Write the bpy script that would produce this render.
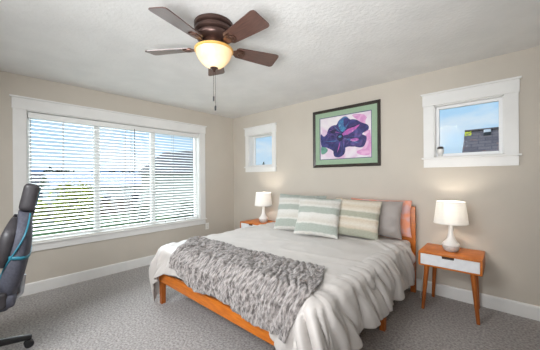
import bpy, bmesh, math, random
from mathutils import Vector, Matrix, noise

scene = bpy.context.scene
for o in list(bpy.data.objects):
    bpy.data.objects.remove(o)
C = scene.collection
R = math.radians
random.seed(4)

# ------------------------------------------------------------------ camera
CAM = Vector((0.0, 0.0, 1.2972))
cd = bpy.data.cameras.new('camera')
cd.sensor_width = 36.0
cd.lens = 261.6 / 540 * 36
cd.shift_y = (176.75 - 175) / 540
cd.clip_start = 0.02
cd.clip_end = 2000
cam = bpy.data.objects.new('camera', cd)
C.objects.link(cam)
cam.matrix_world = (Matrix.Translation(CAM) @ Matrix.Rotation(0.7346, 4, 'Z')
                    @ Matrix.Rotation(math.pi / 2, 4, 'X') @ Matrix.Rotation(-0.0072, 4, 'Z'))
scene.camera = cam

# ------------------------------------------------------------------ world
world = bpy.data.worlds.new('sky')
scene.world = world
world.use_nodes = True
nt = world.node_tree
nt.nodes.clear()
N = nt.nodes.new
tc = N('ShaderNodeTexCoord')
sep = N('ShaderNodeSeparateXYZ')
nt.links.new(tc.outputs['Generated'], sep.inputs[0])
ramp = N('ShaderNodeValToRGB')
els = ramp.color_ramp.elements
els[0].position, els[0].color = 0.0, (0.74, 0.86, 0.97, 1)
els[1].position, els[1].color = 1.0, (0.20, 0.36, 0.72, 1)
e = els.new(0.06); e.color = (0.62, 0.80, 0.97, 1)
e = els.new(0.22); e.color = (0.46, 0.73, 1.0, 1)
nt.links.new(sep.outputs['Z'], ramp.inputs[0])
mp = N('ShaderNodeMapping'); mp.inputs['Scale'].default_value = (2.2, 2.2, 5.5)
mp.inputs['Location'].default_value = (0.35, 0.2, 0.0)
nt.links.new(tc.outputs['Generated'], mp.inputs[0])
nz = N('ShaderNodeTexNoise'); nz.inputs['Scale'].default_value = 1.6; nz.inputs['Detail'].default_value = 6
nz.inputs['Roughness'].default_value = 0.55
nt.links.new(mp.outputs[0], nz.inputs['Vector'])
cr = N('ShaderNodeValToRGB')
cr.color_ramp.elements[0].position = 0.50
cr.color_ramp.elements[1].position = 0.72
nt.links.new(nz.outputs[0], cr.inputs[0])
mix = N('ShaderNodeMix'); mix.data_type = 'RGBA'
mix.inputs[7].default_value = (0.95, 0.96, 0.98, 1)
nt.links.new(cr.outputs[0], mix.inputs[0])
nt.links.new(ramp.outputs[0], mix.inputs[6])
st = N('ShaderNodeMapRange')           # a bright high overcast above the clear band near the horizon
st.inputs['From Min'].default_value = 0.22; st.inputs['From Max'].default_value = 0.55
st.inputs['To Min'].default_value = 0.95; st.inputs['To Max'].default_value = 2.0
nt.links.new(sep.outputs['Z'], st.inputs['Value'])
bg = N('ShaderNodeBackground')
out = N('ShaderNodeOutputWorld')
nt.links.new(mix.outputs[2], bg.inputs[0])
nt.links.new(st.outputs[0], bg.inputs[1])
nt.links.new(bg.outputs[0], out.inputs[0])

# ------------------------------------------------------------------ sun and large lights
sl = bpy.data.lights.new('sun', 'SUN'); sl.energy = 0.9; sl.angle = R(2); sl.color = (1, 0.95, 0.86)
so = bpy.data.objects.new('sun', sl); C.objects.link(so)
so.rotation_euler = Vector((-0.75, 0.45, -0.75)).to_track_quat('-Z', 'Y').to_euler()

def area(name, loc, target, sx, sy, power, col):
    l = bpy.data.lights.new(name, 'AREA'); l.shape = 'RECTANGLE'; l.size = sx; l.size_y = sy
    l.energy = power; l.color = col
    o = bpy.data.objects.new(name, l); C.objects.link(o); o.location = loc
    o.rotation_euler = (Vector(target) - Vector(loc)).to_track_quat('-Z', 'Y').to_euler()
    return o
bl_ = area('bounce_light', (-0.2, -0.5, 1.15), (-1.75, 2.3, 2.44), 1.0, 0.8, 38, (0.95, 0.975, 1.0))     # flash bounced off the ceiling
bl_.data.spread = R(110)
area('window_daylight_boost', (-8.2, 1.45, 4.3), (-3.9, 1.45, 1.2), 5.0, 2.4, 1250, (0.90, 0.96, 1.0))   # added lamp above the sight line, boosting the sky's light through the window
sd_ = area('side_fill', (-1.45, -0.85, 2.25), (-2.3, 1.35, 0.0), 1.5, 0.8, 54, (0.94, 0.97, 1.0))       # added fill lamp behind the camera; there is no window here
sd_.data.spread = R(130)

# ------------------------------------------------------------------ exposure
vs = scene.view_settings
vs.view_transform = 'Standard'
vs.look = 'None'
vs.gamma = 1
vs.use_curve_mapping = False
vs.exposure = 0.0
scene.cycles.max_bounces = 10
scene.cycles.diffuse_bounces = 6
scene.cycles.transparent_max_bounces = 24

# ================================================================== materials
def srgb(r, g, b):
    def f(c):
        c /= 255
        return c / 12.92 if c <= 0.04045 else ((c + 0.055) / 1.055) ** 2.4
    return (f(r), f(g), f(b), 1)

def mat(name, col, rough=0.5, col2=None, scale=20.0, stretch=(1, 1, 1), bump=0.0, bscale=None, metal=0.0,
        sheen=0.0, coat=0.0, detail=3.0, lo=0.35, hi=0.65, bdist=0.01, trans=0.0, coords='Object', spec=None):
    m = bpy.data.materials.new(name); m.use_nodes = True
    t = m.node_tree; n = t.nodes; L = t.links
    b = n['Principled BSDF']
    b.inputs['Base Color'].default_value = col
    b.inputs['Roughness'].default_value = rough
    b.inputs['Metallic'].default_value = metal
    if sheen: b.inputs['Sheen Weight'].default_value = sheen
    if coat: b.inputs['Coat Weight'].default_value = coat; b.inputs['Coat Roughness'].default_value = 0.15
    if trans: b.inputs['Transmission Weight'].default_value = trans
    if spec is not None: b.inputs['Specular IOR Level'].default_value = spec
    c = n.new('ShaderNodeTexCoord'); mpn = n.new('ShaderNodeMapping')
    mpn.inputs['Scale'].default_value = stretch
    L.new(c.outputs[coords], mpn.inputs[0])
    z = n.new('ShaderNodeTexNoise'); z.inputs['Scale'].default_value = scale; z.inputs['Detail'].default_value = detail
    L.new(mpn.outputs[0], z.inputs['Vector'])
    if col2 is None:
        col2 = tuple(min(1, x * 0.93) for x in col[:3]) + (1,)
    rp = n.new('ShaderNodeValToRGB')
    rp.color_ramp.elements[0].position = lo; rp.color_ramp.elements[0].color = col
    rp.color_ramp.elements[1].position = hi; rp.color_ramp.elements[1].color = col2
    L.new(z.outputs[0], rp.inputs[0]); L.new(rp.outputs[0], b.inputs['Base Color'])
    if bump:
        z2 = n.new('ShaderNodeTexNoise'); z2.inputs['Scale'].default_value = bscale or scale; z2.inputs['Detail'].default_value = 4
        L.new(mpn.outputs[0], z2.inputs['Vector'])
        bp = n.new('ShaderNodeBump'); bp.inputs['Strength'].default_value = bump; bp.inputs['Distance'].default_value = bdist
        L.new(z2.outputs[0], bp.inputs['Height']); L.new(bp.outputs[0], b.inputs['Normal'])
    return m

M = {}
M['wall'] = mat('wall_paint', srgb(199, 191, 179), 0.75, srgb(196, 188, 176), 3, bump=0.12, bscale=120, bdist=0.004)
M['ceiling'] = mat('ceiling_paint', srgb(226, 225, 222), 0.85, srgb(220, 219, 216), 4, bump=0.45, bscale=38, bdist=0.008)
M['carpet'] = mat('carpet_pile', srgb(134, 127, 124), 0.95, srgb(190, 184, 180), 58, bump=0.9, bscale=120, bdist=0.02, sheen=0.25,
                  detail=9, lo=0.36, hi=0.66)
M['trim'] = mat('white_trim_paint', srgb(230, 229, 226), 0.4, srgb(226, 225, 222), 6)
M['vinyl'] = mat('white_vinyl', srgb(236, 236, 236), 0.35, srgb(232, 232, 232), 6)
M['blind'] = mat('white_blind', srgb(235, 235, 232), 0.5, srgb(231, 231, 228), 8)
M['cord'] = mat('blind_cord', srgb(170, 170, 168), 0.8)
M['wand'] = mat('grey_wand', srgb(92, 94, 98), 0.4)
M['plate'] = mat('outlet_plastic', srgb(236, 234, 228), 0.4)
M['slot'] = mat('outlet_slot', srgb(40, 40, 40), 0.6)

def glass_mat(name, tint=(1, 1, 1, 1), fac=0.05):
    m = bpy.data.materials.new(name); m.use_nodes = True
    t = m.node_tree; t.nodes.clear()
    a = t.nodes.new('ShaderNodeBsdfTransparent'); a.inputs[0].default_value = tint
    g = t.nodes.new('ShaderNodeBsdfGlossy'); g.inputs['Roughness'].default_value = 0.02
    fr = t.nodes.new('ShaderNodeFresnel'); fr.inputs[0].default_value = 1.12
    x = t.nodes.new('ShaderNodeMixShader'); o = t.nodes.new('ShaderNodeOutputMaterial')
    t.links.new(fr.outputs[0], x.inputs[0]); t.links.new(a.outputs[0], x.inputs[1]); t.links.new(g.outputs[0], x.inputs[2])
    t.links.new(x.outputs[0], o.inputs[0])
    return m
M['glass'] = glass_mat('window_glass', (0.96, 0.98, 0.98, 1))

def wood(name, c1, c2, rough=0.42, scale=9, stretch=(1, 8, 8), coat=0.06):
    return mat(name, c1, rough, c2, scale, stretch=stretch, bump=0.05, bscale=scale * 2, bdist=0.003, coat=coat, detail=6, lo=0.3, hi=0.72)
M['wood_x'] = wood('orange_wood', srgb(206, 116, 24), srgb(174, 88, 12))
M['wood_y'] = wood('orange_wood_side', srgb(206, 116, 24), srgb(174, 88, 12), stretch=(8, 1, 8))
M['wood_z'] = wood('orange_wood_upright', srgb(176, 98, 36), srgb(140, 72, 22), stretch=(8, 8, 1))
M['drawer'] = mat('white_lacquer', srgb(236, 236, 238), 0.3)
M['notch'] = mat('drawer_interior', srgb(58, 36, 24), 0.7)
M['sheet'] = mat('white_sheet', srgb(226, 222, 218), 0.85, srgb(220, 215, 210), 10, bump=0.2, bscale=14)
M['duvet'] = mat('grey_satin_duvet', srgb(195, 189, 184), 0.45, srgb(189, 183, 178), 5, bump=0.25, bscale=9, bdist=0.012, sheen=0.15)
M['grey_pillow'] = mat('taupe_satin', srgb(152, 143, 137), 0.5, srgb(146, 137, 131), 6, sheen=0.2, bump=0.1, bscale=20)
M['sage_pillow'] = mat('sage_fabric', srgb(170, 176, 168), 0.8, srgb(160, 166, 158), 30, bump=0.2, bscale=150)
M['coral_pillow'] = mat('coral_fabric', srgb(228, 150, 116), 0.8, srgb(214, 172, 168), 9, lo=0.42, hi=0.6, bump=0.1, bscale=60)
M['shade'] = None

def shade_mat():
    m = bpy.data.materials.new('linen_shade'); m.use_nodes = True
    t = m.node_tree; t.nodes.clear(); n = t.nodes.new; L = t.links.new
    c = n('ShaderNodeTexCoord'); w = n('ShaderNodeTexNoise'); mm = n('ShaderNodeMapping')
    mm.inputs['Scale'].default_value = (1, 1, 12); w.inputs['Scale'].default_value = 14
    L(c.outputs['Object'], mm.inputs[0]); L(mm.outputs[0], w.inputs['Vector'])
    rp = n('ShaderNodeValToRGB'); rp.color_ramp.elements[0].color = srgb(250, 249, 247); rp.color_ramp.elements[1].color = srgb(240, 239, 236)
    L(w.outputs[0], rp.inputs[0])
    d = n('ShaderNodeBsdfDiffuse'); tr = n('ShaderNodeBsdfTranslucent'); x = n('ShaderNodeMixShader'); o = n('ShaderNodeOutputMaterial')
    x.inputs[0].default_value = 0.42
    L(rp.outputs[0], d.inputs[0]); L(rp.outputs[0], tr.inputs[0]); L(d.outputs[0], x.inputs[1]); L(tr.outputs[0], x.inputs[2]); L(x.outputs[0], o.inputs[0])
    return m
M['shade'] = shade_mat()
M['ceramic'] = mat('white_ceramic', srgb(232, 230, 226), 0.3, srgb(226, 223, 218), 8)
M['ceramic_rough'] = mat('textured_ceramic', srgb(214, 211, 206), 0.6, srgb(190, 187, 182), 60, bump=0.6, bscale=90, bdist=0.004)
M['brass'] = mat('brushed_nickel', srgb(196, 190, 180), 0.35, metal=0.9)
def emit(name, col, s):
    m = bpy.data.materials.new(name); m.use_nodes = True
    t = m.node_tree; b = t.nodes['Principled BSDF']
    b.inputs['Base Color'].default_value = col; b.inputs['Emission Color'].default_value = col; b.inputs['Emission Strength'].default_value = s
    return m
M['bulb'] = emit('lit_bulb', (1, 0.88, 0.7, 1), 4.0)
M['bronze'] = mat('brown_bronze', srgb(86, 66, 60), 0.32, srgb(74, 55, 50), 10, metal=0.65)
M['copper'] = mat('rubbed_copper', srgb(118, 88, 76), 0.3, srgb(92, 68, 58), 14, metal=0.8)
M['blade'] = mat('walnut_blade', srgb(94, 64, 54), 0.28, srgb(72, 47, 40), 10, stretch=(1, 10, 1), coat=0.6, detail=6)
M['bowl_rim'] = mat('amber_glass_rim', srgb(214, 170, 96), 0.3, srgb(200, 152, 80), 10)

def bowl_mat():
    m = bpy.data.materials.new('alabaster_glass'); m.use_nodes = True
    t = m.node_tree; t.nodes.clear(); n = t.nodes.new; L = t.links.new
    c = n('ShaderNodeTexCoord'); w = n('ShaderNodeTexNoise'); w.inputs['Scale'].default_value = 7; w.inputs['Detail'].default_value = 5
    w.inputs['Distortion'].default_value = 1.0
    L(c.outputs['Object'], w.inputs['Vector'])
    rp = n('ShaderNodeValToRGB'); rp.color_ramp.elements[0].position = 0.35; rp.color_ramp.elements[0].color = srgb(250, 236, 208)
    rp.color_ramp.elements[1].position = 0.7; rp.color_ramp.elements[1].color = srgb(240, 214, 172)
    L(w.outputs[0], rp.inputs[0])
    d = n('ShaderNodeBsdfPrincipled'); d.inputs['Roughness'].default_value = 0.2
    tr = n('ShaderNodeBsdfTranslucent'); x = n('ShaderNodeMixShader'); x.inputs[0].default_value = 0.4; o = n('ShaderNodeOutputMaterial')
    L(rp.outputs[0], d.inputs['Base Color']); L(rp.outputs[0], tr.inputs[0]); L(d.outputs[0], x.inputs[1]); L(tr.outputs[0], x.inputs[2]); L(x.outputs[0], o.inputs[0])
    return m
M['bowl'] = bowl_mat()
M['chair'] = mat('charcoal_mesh_fabric', srgb(80, 81, 92), 0.7, srgb(68, 69, 80), 60, bump=0.3, bscale=220, bdist=0.002)
M['chair_side'] = mat('black_leatherette', srgb(60, 57, 60), 0.45, srgb(52, 49, 52), 20)
M['cyan'] = mat('cyan_trim', srgb(40, 118, 138), 0.5, srgb(34, 108, 128), 20)
M['plastic'] = mat('black_plastic', srgb(40, 40, 43), 0.4, srgb(34, 34, 36), 20)
M['steel'] = mat('silver_metal', srgb(190, 194, 200), 0.3, metal=0.8)
M['frame'] = mat('dark_frame_wood', srgb(52, 44, 38), 0.35, srgb(38, 32, 28), 12, stretch=(1, 1, 1), coat=0.3)
M['mat_board'] = mat('sage_mat_board', srgb(152, 176, 150), 0.85, srgb(148, 172, 146), 30)
M['mat_edge'] = mat('violet_mat_edge', srgb(98, 96, 128), 0.8)
M['throw'] = mat('faux_fur', srgb(84, 77, 74), 0.95, srgb(174, 166, 162), 30, stretch=(2.8, 0.7, 1.0), bump=0.8, bscale=70, bdist=0.02, sheen=0.3,
                 detail=6, lo=0.36, hi=0.64)
M['throw_lining'] = mat('throw_lining', srgb(176, 172, 176), 0.85)
M['white_cord'] = mat('white_cable', srgb(225, 224, 220), 0.5)

# ================================================================== helpers
class MB:
    def __init__(s): s.bm = bmesh.new()
    def box(s, x0, x1, y0, y1, z0, z1, bev=0.0, seg=2, mtx=None, mi=0):
        t = bmesh.new(); bmesh.ops.create_cube(t, size=1)
        for v in t.verts:
            v.co = Vector(((x0 + x1) / 2 + v.co.x * (x1 - x0), (y0 + y1) / 2 + v.co.y * (y1 - y0), (z0 + z1) / 2 + v.co.z * (z1 - z0)))
        if bev: bmesh.ops.bevel(t, geom=list(t.edges), offset=bev, segments=seg, affect='EDGES', profile=0.6)
        return s._add(t, mtx, mi)
    def _add(s, t, mtx=None, mi=0):
        if mtx is not None: t.transform(mtx)
        for f in t.faces: f.material_index = mi
        me = bpy.data.meshes.new('tmp'); t.to_mesh(me); t.free()
        s.bm.from_mesh(me); bpy.data.meshes.remove(me)
        return s
    def lathe(s, prof, n=32, mtx=None, mi=0, cap=True, a0=0.0):
        t = bmesh.new(); rings = []
        for (r, z) in prof:
            if r < 1e-6: rings.append([t.verts.new((0, 0, z))])
            else: rings.append([t.verts.new((r * math.cos(a0 + 2 * math.pi * i / n), r * math.sin(a0 + 2 * math.pi * i / n), z)) for i in range(n)])
        for a, b in zip(rings, rings[1:]):
            for i in range(n):
                j = (i + 1) % n
                if len(a) == 1 and len(b) == 1: continue
                if len(a) == 1: t.faces.new((a[0], b[i], b[j]))
                elif len(b) == 1: t.faces.new((a[i], a[j], b[0]))
                else: t.faces.new((a[i], a[j], b[j], b[i]))
        if cap:
            for rg in (rings[0], rings[-1]):
                if len(rg) > 1: t.faces.new(rg)
        bmesh.ops.recalc_face_normals(t, faces=list(t.faces))
        return s._add(t, mtx, mi)
    def tube(s, pts, rad, n=10, mi=0, mtx=None):
        t = bmesh.new(); pts = [Vector(p) for p in pts]
        if not isinstance(rad, (list, tuple)): rad = [rad] * len(pts)
        rings = []; prev = None
        for i, p in enumerate(pts):
            d = (pts[min(i + 1, len(pts) - 1)] - pts[max(i - 1, 0)]).normalized()
            if prev is None:
                u = d.orthogonal().normalized()
            else:
                u = (prev - d * prev.dot(d)).normalized()
            prev = u; w = d.cross(u)
            rings.append([t.verts.new(p + rad[i] * (math.cos(2 * math.pi * k / n) * u + math.sin(2 * math.pi * k / n) * w)) for k in range(n)])
        for a, b in zip(rings, rings[1:]):
            for k in range(n):
                t.faces.new((a[k], a[(k + 1) % n], b[(k + 1) % n], b[k]))
        t.faces.new(rings[0]); t.faces.new(rings[-1])
        bmesh.ops.recalc_face_normals(t, faces=list(t.faces))
        return s._add(t, mtx, mi)
    def prism(s, poly, d0, d1, plane='xy', mtx=None, mi=0, bev=0.0):
        t = bmesh.new()
        def P(a, b, d):
            return {'xy': (a, b, d), 'xz': (a, d, b), 'yz': (d, a, b)}[plane]
        A = [t.verts.new(P(a, b, d0)) for a, b in poly]; B = [t.verts.new(P(a, b, d1)) for a, b in poly]
        n = len(poly)
        t.faces.new(A); t.faces.new(B)
        for i in range(n): t.faces.new((A[i], A[(i + 1) % n], B[(i + 1) % n], B[i]))
        bmesh.ops.recalc_face_normals(t, faces=list(t.faces))
        if bev: bmesh.ops.bevel(t, geom=list(t.edges), offset=bev, segments=2, affect='EDGES')
        return s._add(t, mtx, mi)
    def grid(s, g, mi=0, closed_u=False):
        """g[i][j] points -> quads"""
        t = bmesh.new()
        V = [[t.verts.new(p) for p in row] for row in g]
        nu, nv = len(V), len(V[0])
        for i in range(nu if closed_u else nu - 1):
            for j in range(nv - 1):
                t.faces.new((V[i][j], V[(i + 1) % nu][j], V[(i + 1) % nu][j + 1], V[i][j + 1]))
        return s._add(t, None, mi)
    def build(s, name, m, parent=None, smooth=True, angle=40):
        me = bpy.data.meshes.new(name); s.bm.to_mesh(me); s.bm.free()
        for x in (m if isinstance(m, (list, tuple)) else [m]): me.materials.append(x)
        if smooth:
            me.polygons.foreach_set('use_smooth', [True] * len(me.polygons))
            try: me.set_sharp_from_angle(angle=R(angle))
            except Exception: pass
        o = bpy.data.objects.new(name, me); C.objects.link(o)
        if parent: o.parent = parent
        return o

def thing(name, label, cat, loc=(0, 0, 0), rz=0.0, group=None):
    o = bpy.data.objects.new(name, None); C.objects.link(o)
    o.empty_display_size = 0.05
    o.location = loc; o.rotation_euler = (0, 0, rz); tag(o, label, cat, group)
    return o
def tag(o, label, cat, group=None):
    o['label'] = label; o['category'] = cat
    if group: o['group'] = group
    return o
def struct(o):
    o['kind'] = 'structure'; return o
def copy_tree(o, parent=None):
    c = o.copy(); C.objects.link(c)
    if parent: c.parent = parent
    for ch in list(o.children): copy_tree(ch, c)
    return c
def smoothstep(a, b, x):
    t = max(0.0, min(1.0, (x - a) / (b - a))); return t * t * (3 - 2 * t)
def fbm(x, y, z=0.0, o=3):
    v = 0; a = 1; f = 1
    for _ in range(o):
        v += a * noise.noise(Vector((x * f, y * f, z * f + 7.3 * f))); a *= 0.5; f *= 2.03
    return v

# ================================================================== the room
XL, YB, H = -3.967, 3.330, 2.44
XR, YF = 1.45, -1.35
T = 0.17
def wall_with_holes(name, axis, a0, a1, holes, d0, d1):
    """boxes around the openings; axis 'x': the wall runs along x"""
    mb = MB(); cuts = sorted(holes); x = a0
    def bx(p, q, z0, z1):
        if axis == 'x': mb.box(p, q, d0, d1, z0, z1)
        else: mb.box(d0, d1, p, q, z0, z1)
    for (p, q, z0, z1) in cuts:
        bx(x, p, 0, H); bx(p, q, 0, z0); bx(p, q, z1, H); x = q
    bx(x, a1, 0, H)
    return struct(mb.build(name, M['wall'], smooth=False))
BIG = (0.344, 2.560, 0.575, 2.062)
SML = (-3.523, -2.946, 1.488, 2.052)
RGT = (-0.583, -0.012, 1.498, 2.060)
wall_with_holes('wall_left', 'y', YF, YB + T, [BIG], XL - T, XL)
wall_with_holes('wall_back', 'x', XL, XR + T, [SML, RGT], YB, YB + T)
struct(MB().box(XR, XR + T, YF, YB, 0, H).build('wall_right', M['wall'], smooth=False))
struct(MB().box(XL - T, XR + T, YF - T, YF, 0, H).build('wall_front', M['wall'], smooth=False))
struct(MB().box(XL - T, XR + T, YF - T, YB + T, -0.2, 0).build('floor', M['carpet'], smooth=False))
struct(MB().box(XL - T, XR + T, YF - T, YB + T, H, H + 0.2).build('ceiling', M['ceiling'], smooth=False))

def base_profile(th=0.016, hh=0.127):
    return [(0, 0), (th, 0), (th, hh - 0.012), (th - 0.004, hh - 0.003), (th - 0.009, hh), (0, hh)]
mb = MB(); mb.prism([(XL + a, b) for a, b in base_profile()], YF, YB, 'xz'); struct(mb.build('baseboard_left', M['trim'], smooth=False))
mb = MB(); mb.prism([(YB - a, b) for a, b in base_profile()], XL + 0.016, XR, 'yz'); struct(mb.build('baseboard_back', M['trim'], smooth=False))
mb = MB(); mb.prism([(XR - a, b) for a, b in base_profile()], YF, YB - 0.016, 'xz'); struct(mb.build('baseboard_right', M['trim'], smooth=False))
mb = MB(); mb.prism([(YF + a, b) for a, b in base_profile()], XL + 0.016, XR - 0.016, 'yz'); struct(mb.build('baseboard_front', M['trim'], smooth=False))

# windows: built in a local frame (u along the wall, v out of the wall into the room, z up)
def make_window(name, hole, axis, cas, head, apron_z, sash_depth, mullions=(), sash=0.03, cap_over=0.02):
    u0, u1, z0, z1 = hole
    root = bpy.data.objects.new(name, None); C.objects.link(root); struct(root)
    if axis == 'x': mtx = Matrix.Translation((0, YB, 0)) @ Matrix(((1, 0, 0, 0), (0, -1, 0, 0), (0, 0, 1, 0), (0, 0, 0, 1)))
    else: mtx = Matrix.Translation((XL, 0, 0)) @ Matrix(((0, 1, 0, 0), (1, 0, 0, 0), (0, 0, 1, 0), (0, 0, 0, 1)))
    def fin(mb, nm, m, par=root, smooth=False):
        mb.bm.transform(mtx); bmesh.ops.recalc_face_normals(mb.bm, faces=list(mb.bm.faces))
        return mb.build(nm, m, par, smooth=smooth)
    c = MB()
    c.box(u0 - cas, u0, 0, 0.018, z0 - 0.005, z1, 0.002); c.box(u1, u1 + cas, 0, 0.018, z0 - 0.005, z1, 0.002)
    fin(c, 'side_casing', M['trim'])
    c = MB(); hz = head
    c.box(u0 - cas - 0.008, u1 + cas + 0.008, 0, 0.024, z1, hz - 0.018, 0.002)
    fin(c, 'head_casing', M['trim'])
    c = MB(); c.box(u0 - cas - cap_over, u1 + cas + cap_over, 0, 0.040, hz - 0.018, hz, 0.003)
    fin(c, 'head_cap', M['trim'])
    c = MB(); c.box(u0 - cas - 0.018, u1 + cas + 0.018, 0.0, 0.036, z0 - 0.022, z0 - 0.004, 0.003)
    c.box(u0 + 0.001, u1 - 0.001, -sash_depth, 0.0, z0 - 0.0, z0 + 0.008)
    fin(c, 'sill', M['trim'])
    c = MB(); c.box(u0 - cas, u1 + cas, 0, 0.018, apron_z, z0 - 0.022, 0.002)
    fin(c, 'apron', M['trim'])
    c = MB(); j = 0.010
    c.box(u0, u0 + j, -T, 0.0, z0, z1); c.box(u1 - j, u1, -T, 0.0, z0, z1); c.box(u0, u1, -T, 0.0, z1 - j, z1)
    fin(c, 'jamb', M['trim'])
    c = MB(); s0, s1 = -sash_depth - 0.04, -sash_depth
    a, b, zz0, zz1 = u0 + j, u1 - j, z0 + 0.006, z1 - j
    c.box(a, a + sash, s0, s1, zz0, zz1, 0.004); c.box(b - sash, b, s0, s1, zz0, zz1, 0.004)
    c.box(a + sash, b - sash, s0, s1, zz0, zz0 + sash, 0.004); c.box(a + sash, b - sash, s0, s1, zz1 - sash, zz1, 0.004)
    fin(c, 'sash_frame', M['vinyl'])
    for mu in mullions:
        c = MB(); c.box(mu - 0.035, mu + 0.035, s0, s1 + 0.004, zz0 + sash, zz1 - sash, 0.004); fin(c, 'mullion', M['vinyl'])
    edges = [a + sash] + [m_ for m_ in mullions] + [b - sash]
    for p, q in zip(edges, edges[1:]):
        c = MB(); c.box(p, q, s0 + 0.016, s0 + 0.022, zz0 + sash, zz1 - sash); fin(c, 'glass_pane', M['glass'])
    return root
make_window('window_1', BIG, 'y', 0.108, 2.200, 0.474, 0.090, mullions=(1.045, 1.79), cap_over=0.025)
make_window('window_2', SML, 'x', 0.084, 2.200, 1.385, 0.110, cap_over=0.022, sash=0.024)
make_window('window_3', RGT, 'x', 0.100, 2.198, 1.385, 0.045, cap_over=0.022, sash=0.030)

# ------------------------------------------------------------------ window blind
bl = thing('window_blind', 'wide white slatted blind covering the big left window', 'blind', (XL - 0.045, 1.452, 0.58))
Y0, Y1 = 0.360 - 1.452, 2.546 - 1.452
mb = MB(); mb.box(-0.028, 0.034, Y0, Y1, 1.402, 1.464, 0.004); mb.build('valance', M['blind'], bl)
mb = MB(); zt = 1.385; ns = 31; pitch = 0.0432
for i in range(ns):
    z = zt - i * pitch
    m4 = Matrix.Translation((0, 0, z)) @ Matrix.Rotation(R(15), 4, 'Y')
    mb.box(-0.025, 0.025, Y0 + 0.01, Y1 - 0.01, -0.0016, 0.0016, mtx=m4)
mb.build('slat_panel', M['blind'], bl, smooth=False)
mb = MB(); mb.box(-0.026, 0.026, Y0 + 0.01, Y1 - 0.01, 0.024, 0.046, 0.004); mb.build('bottom_rail', M['blind'], bl)
for yy in (0.385, 0.68, 1.375, 1.46, 2.09, 2.44):
    mb = MB(); y = yy - 1.452
    mb.box(0.0262, 0.0272, y - 0.002, y + 0.002, 0.04, 1.41); mb.box(-0.0272, -0.0262, y - 0.002, y + 0.002, 0.04, 1.41)
    mb.build('ladder_cord', M['cord'], bl, smooth=False)
mb = MB(); mb.tube([(0.040, 1.492 - 1.452, 1.42), (0.044, 1.492 - 1.452, 1.1), (0.046, 1.490 - 1.452, 0.46)], 0.004, 8); mb.lathe([(0, 0.44), (0.006, 0.445), (0.006, 0.47), (0.004, 0.475)], 10, Matrix.Translation((0.046, 1.490 - 1.452, 0)))
mb.build('tilt_wand', M['wand'], bl)
for yy in (1.95, 2.12, 2.29):
    mb = MB(); y = yy - 1.452; mb.box(0.024, 0.030, y - 0.008, y + 0.008, 0.012, 0.034, 0.002); mb.build('cord_button', M['cord'], bl)

# ------------------------------------------------------------------ outlet
ot = thing('wall_outlet', 'small white wall outlet plate under the big window corner', 'outlet', (XL, 2.706, 0.427))
MB().box(0, 0.007, -0.036, 0.036, -0.058, 0.058, 0.003).build('cover_plate', M['plate'], ot)
for dz in (-0.02, 0.02):
    s = MB().lathe([(0, 0), (0.016, 0), (0.016, 0.003), (0, 0.003)], 20, Matrix.Translation((0.007, 0, dz)) @ Matrix.Rotation(R(90), 4, 'Y')).build('socket', M['plate'], ot)
    MB().box(0.0098, 0.0104, -0.007, -0.005, dz - 0.004, dz + 0.006).box(0.0098, 0.0104, 0.005, 0.007, dz - 0.004, dz + 0.005).build('slot', M['slot'], s, smooth=False)

# ================================================================== bed
BX0, BX1, BY0, BY1 = -2.68, -0.75, 1.21, 3.27
bed = thing('bed_frame', 'orange wooden bed frame under the grey duvet', 'bed', ((BX0 + BX1) / 2, (BY0 + BY1) / 2, 0))
bo = Vector(bed.location)
def rel(x0, x1, y0, y1, z0, z1): return (x0 - bo.x, x1 - bo.x, y0 - bo.y, y1 - bo.y, z0, z1)
MB().box(*rel(BX0, BX1, BY0, BY0 + 0.03, 0.25, 0.345), 0.004).build('foot_rail', M['wood_x'], bed)
for x in (BX0, BX1 - 0.03):
    MB().box(*rel(x, x + 0.03, BY0 + 0.031, BY1 - 0.052, 0.25, 0.345), 0.004).build('side_rail', M['wood_y'], bed)
mb = MB()
for i in range(12):
    y = BY0 + 0.12 + i * 0.155
    mb.box(*rel(BX0 + 0.032, BX1 - 0.032, y, y + 0.07, 0.315, 0.333))
mb.build('slat_base', M['wood_x'], bed, smooth=False)
for (x, y) in ((BX0 + 0.035, BY0 + 0.05), (BX1 - 0.035, BY0 + 0.05), (BX0 + 0.03, 2.27), (BX1 - 0.03, 2.27)):
    t = MB(); t.lathe([(0.030, 0.0), (0.034, 0.25)], 4, Matrix.Translation((x - bo.x, y - bo.y, 0)), a0=R(45))
    t.build('leg', M['wood_z'], bed, smooth=False)
hb = MB().box(*rel(BX0 - 0.0, BX1 + 0.0, BY1 - 0.05, BY1 - 0.015, 0.32, 0.955), 0.012).build('headboard', M['wood_x'], bed)
for x in (BX0, BX1 - 0.055):
    MB().box(*rel(x, x + 0.055, BY1 - 0.05, BY1 - 0.012, 0.0, 0.32), 0.005).build('headboard_leg', M['wood_z'], bed)

mt = MB(); mt.box(-2.645, -0.785, 1.245, 3.205, 0.337, 0.585, 0.055, 5)
mo = tag(mt.build('mattress', M['sheet']), 'white sheeted mattress showing beneath the duvet by the headboard', 'mattress')

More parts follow.
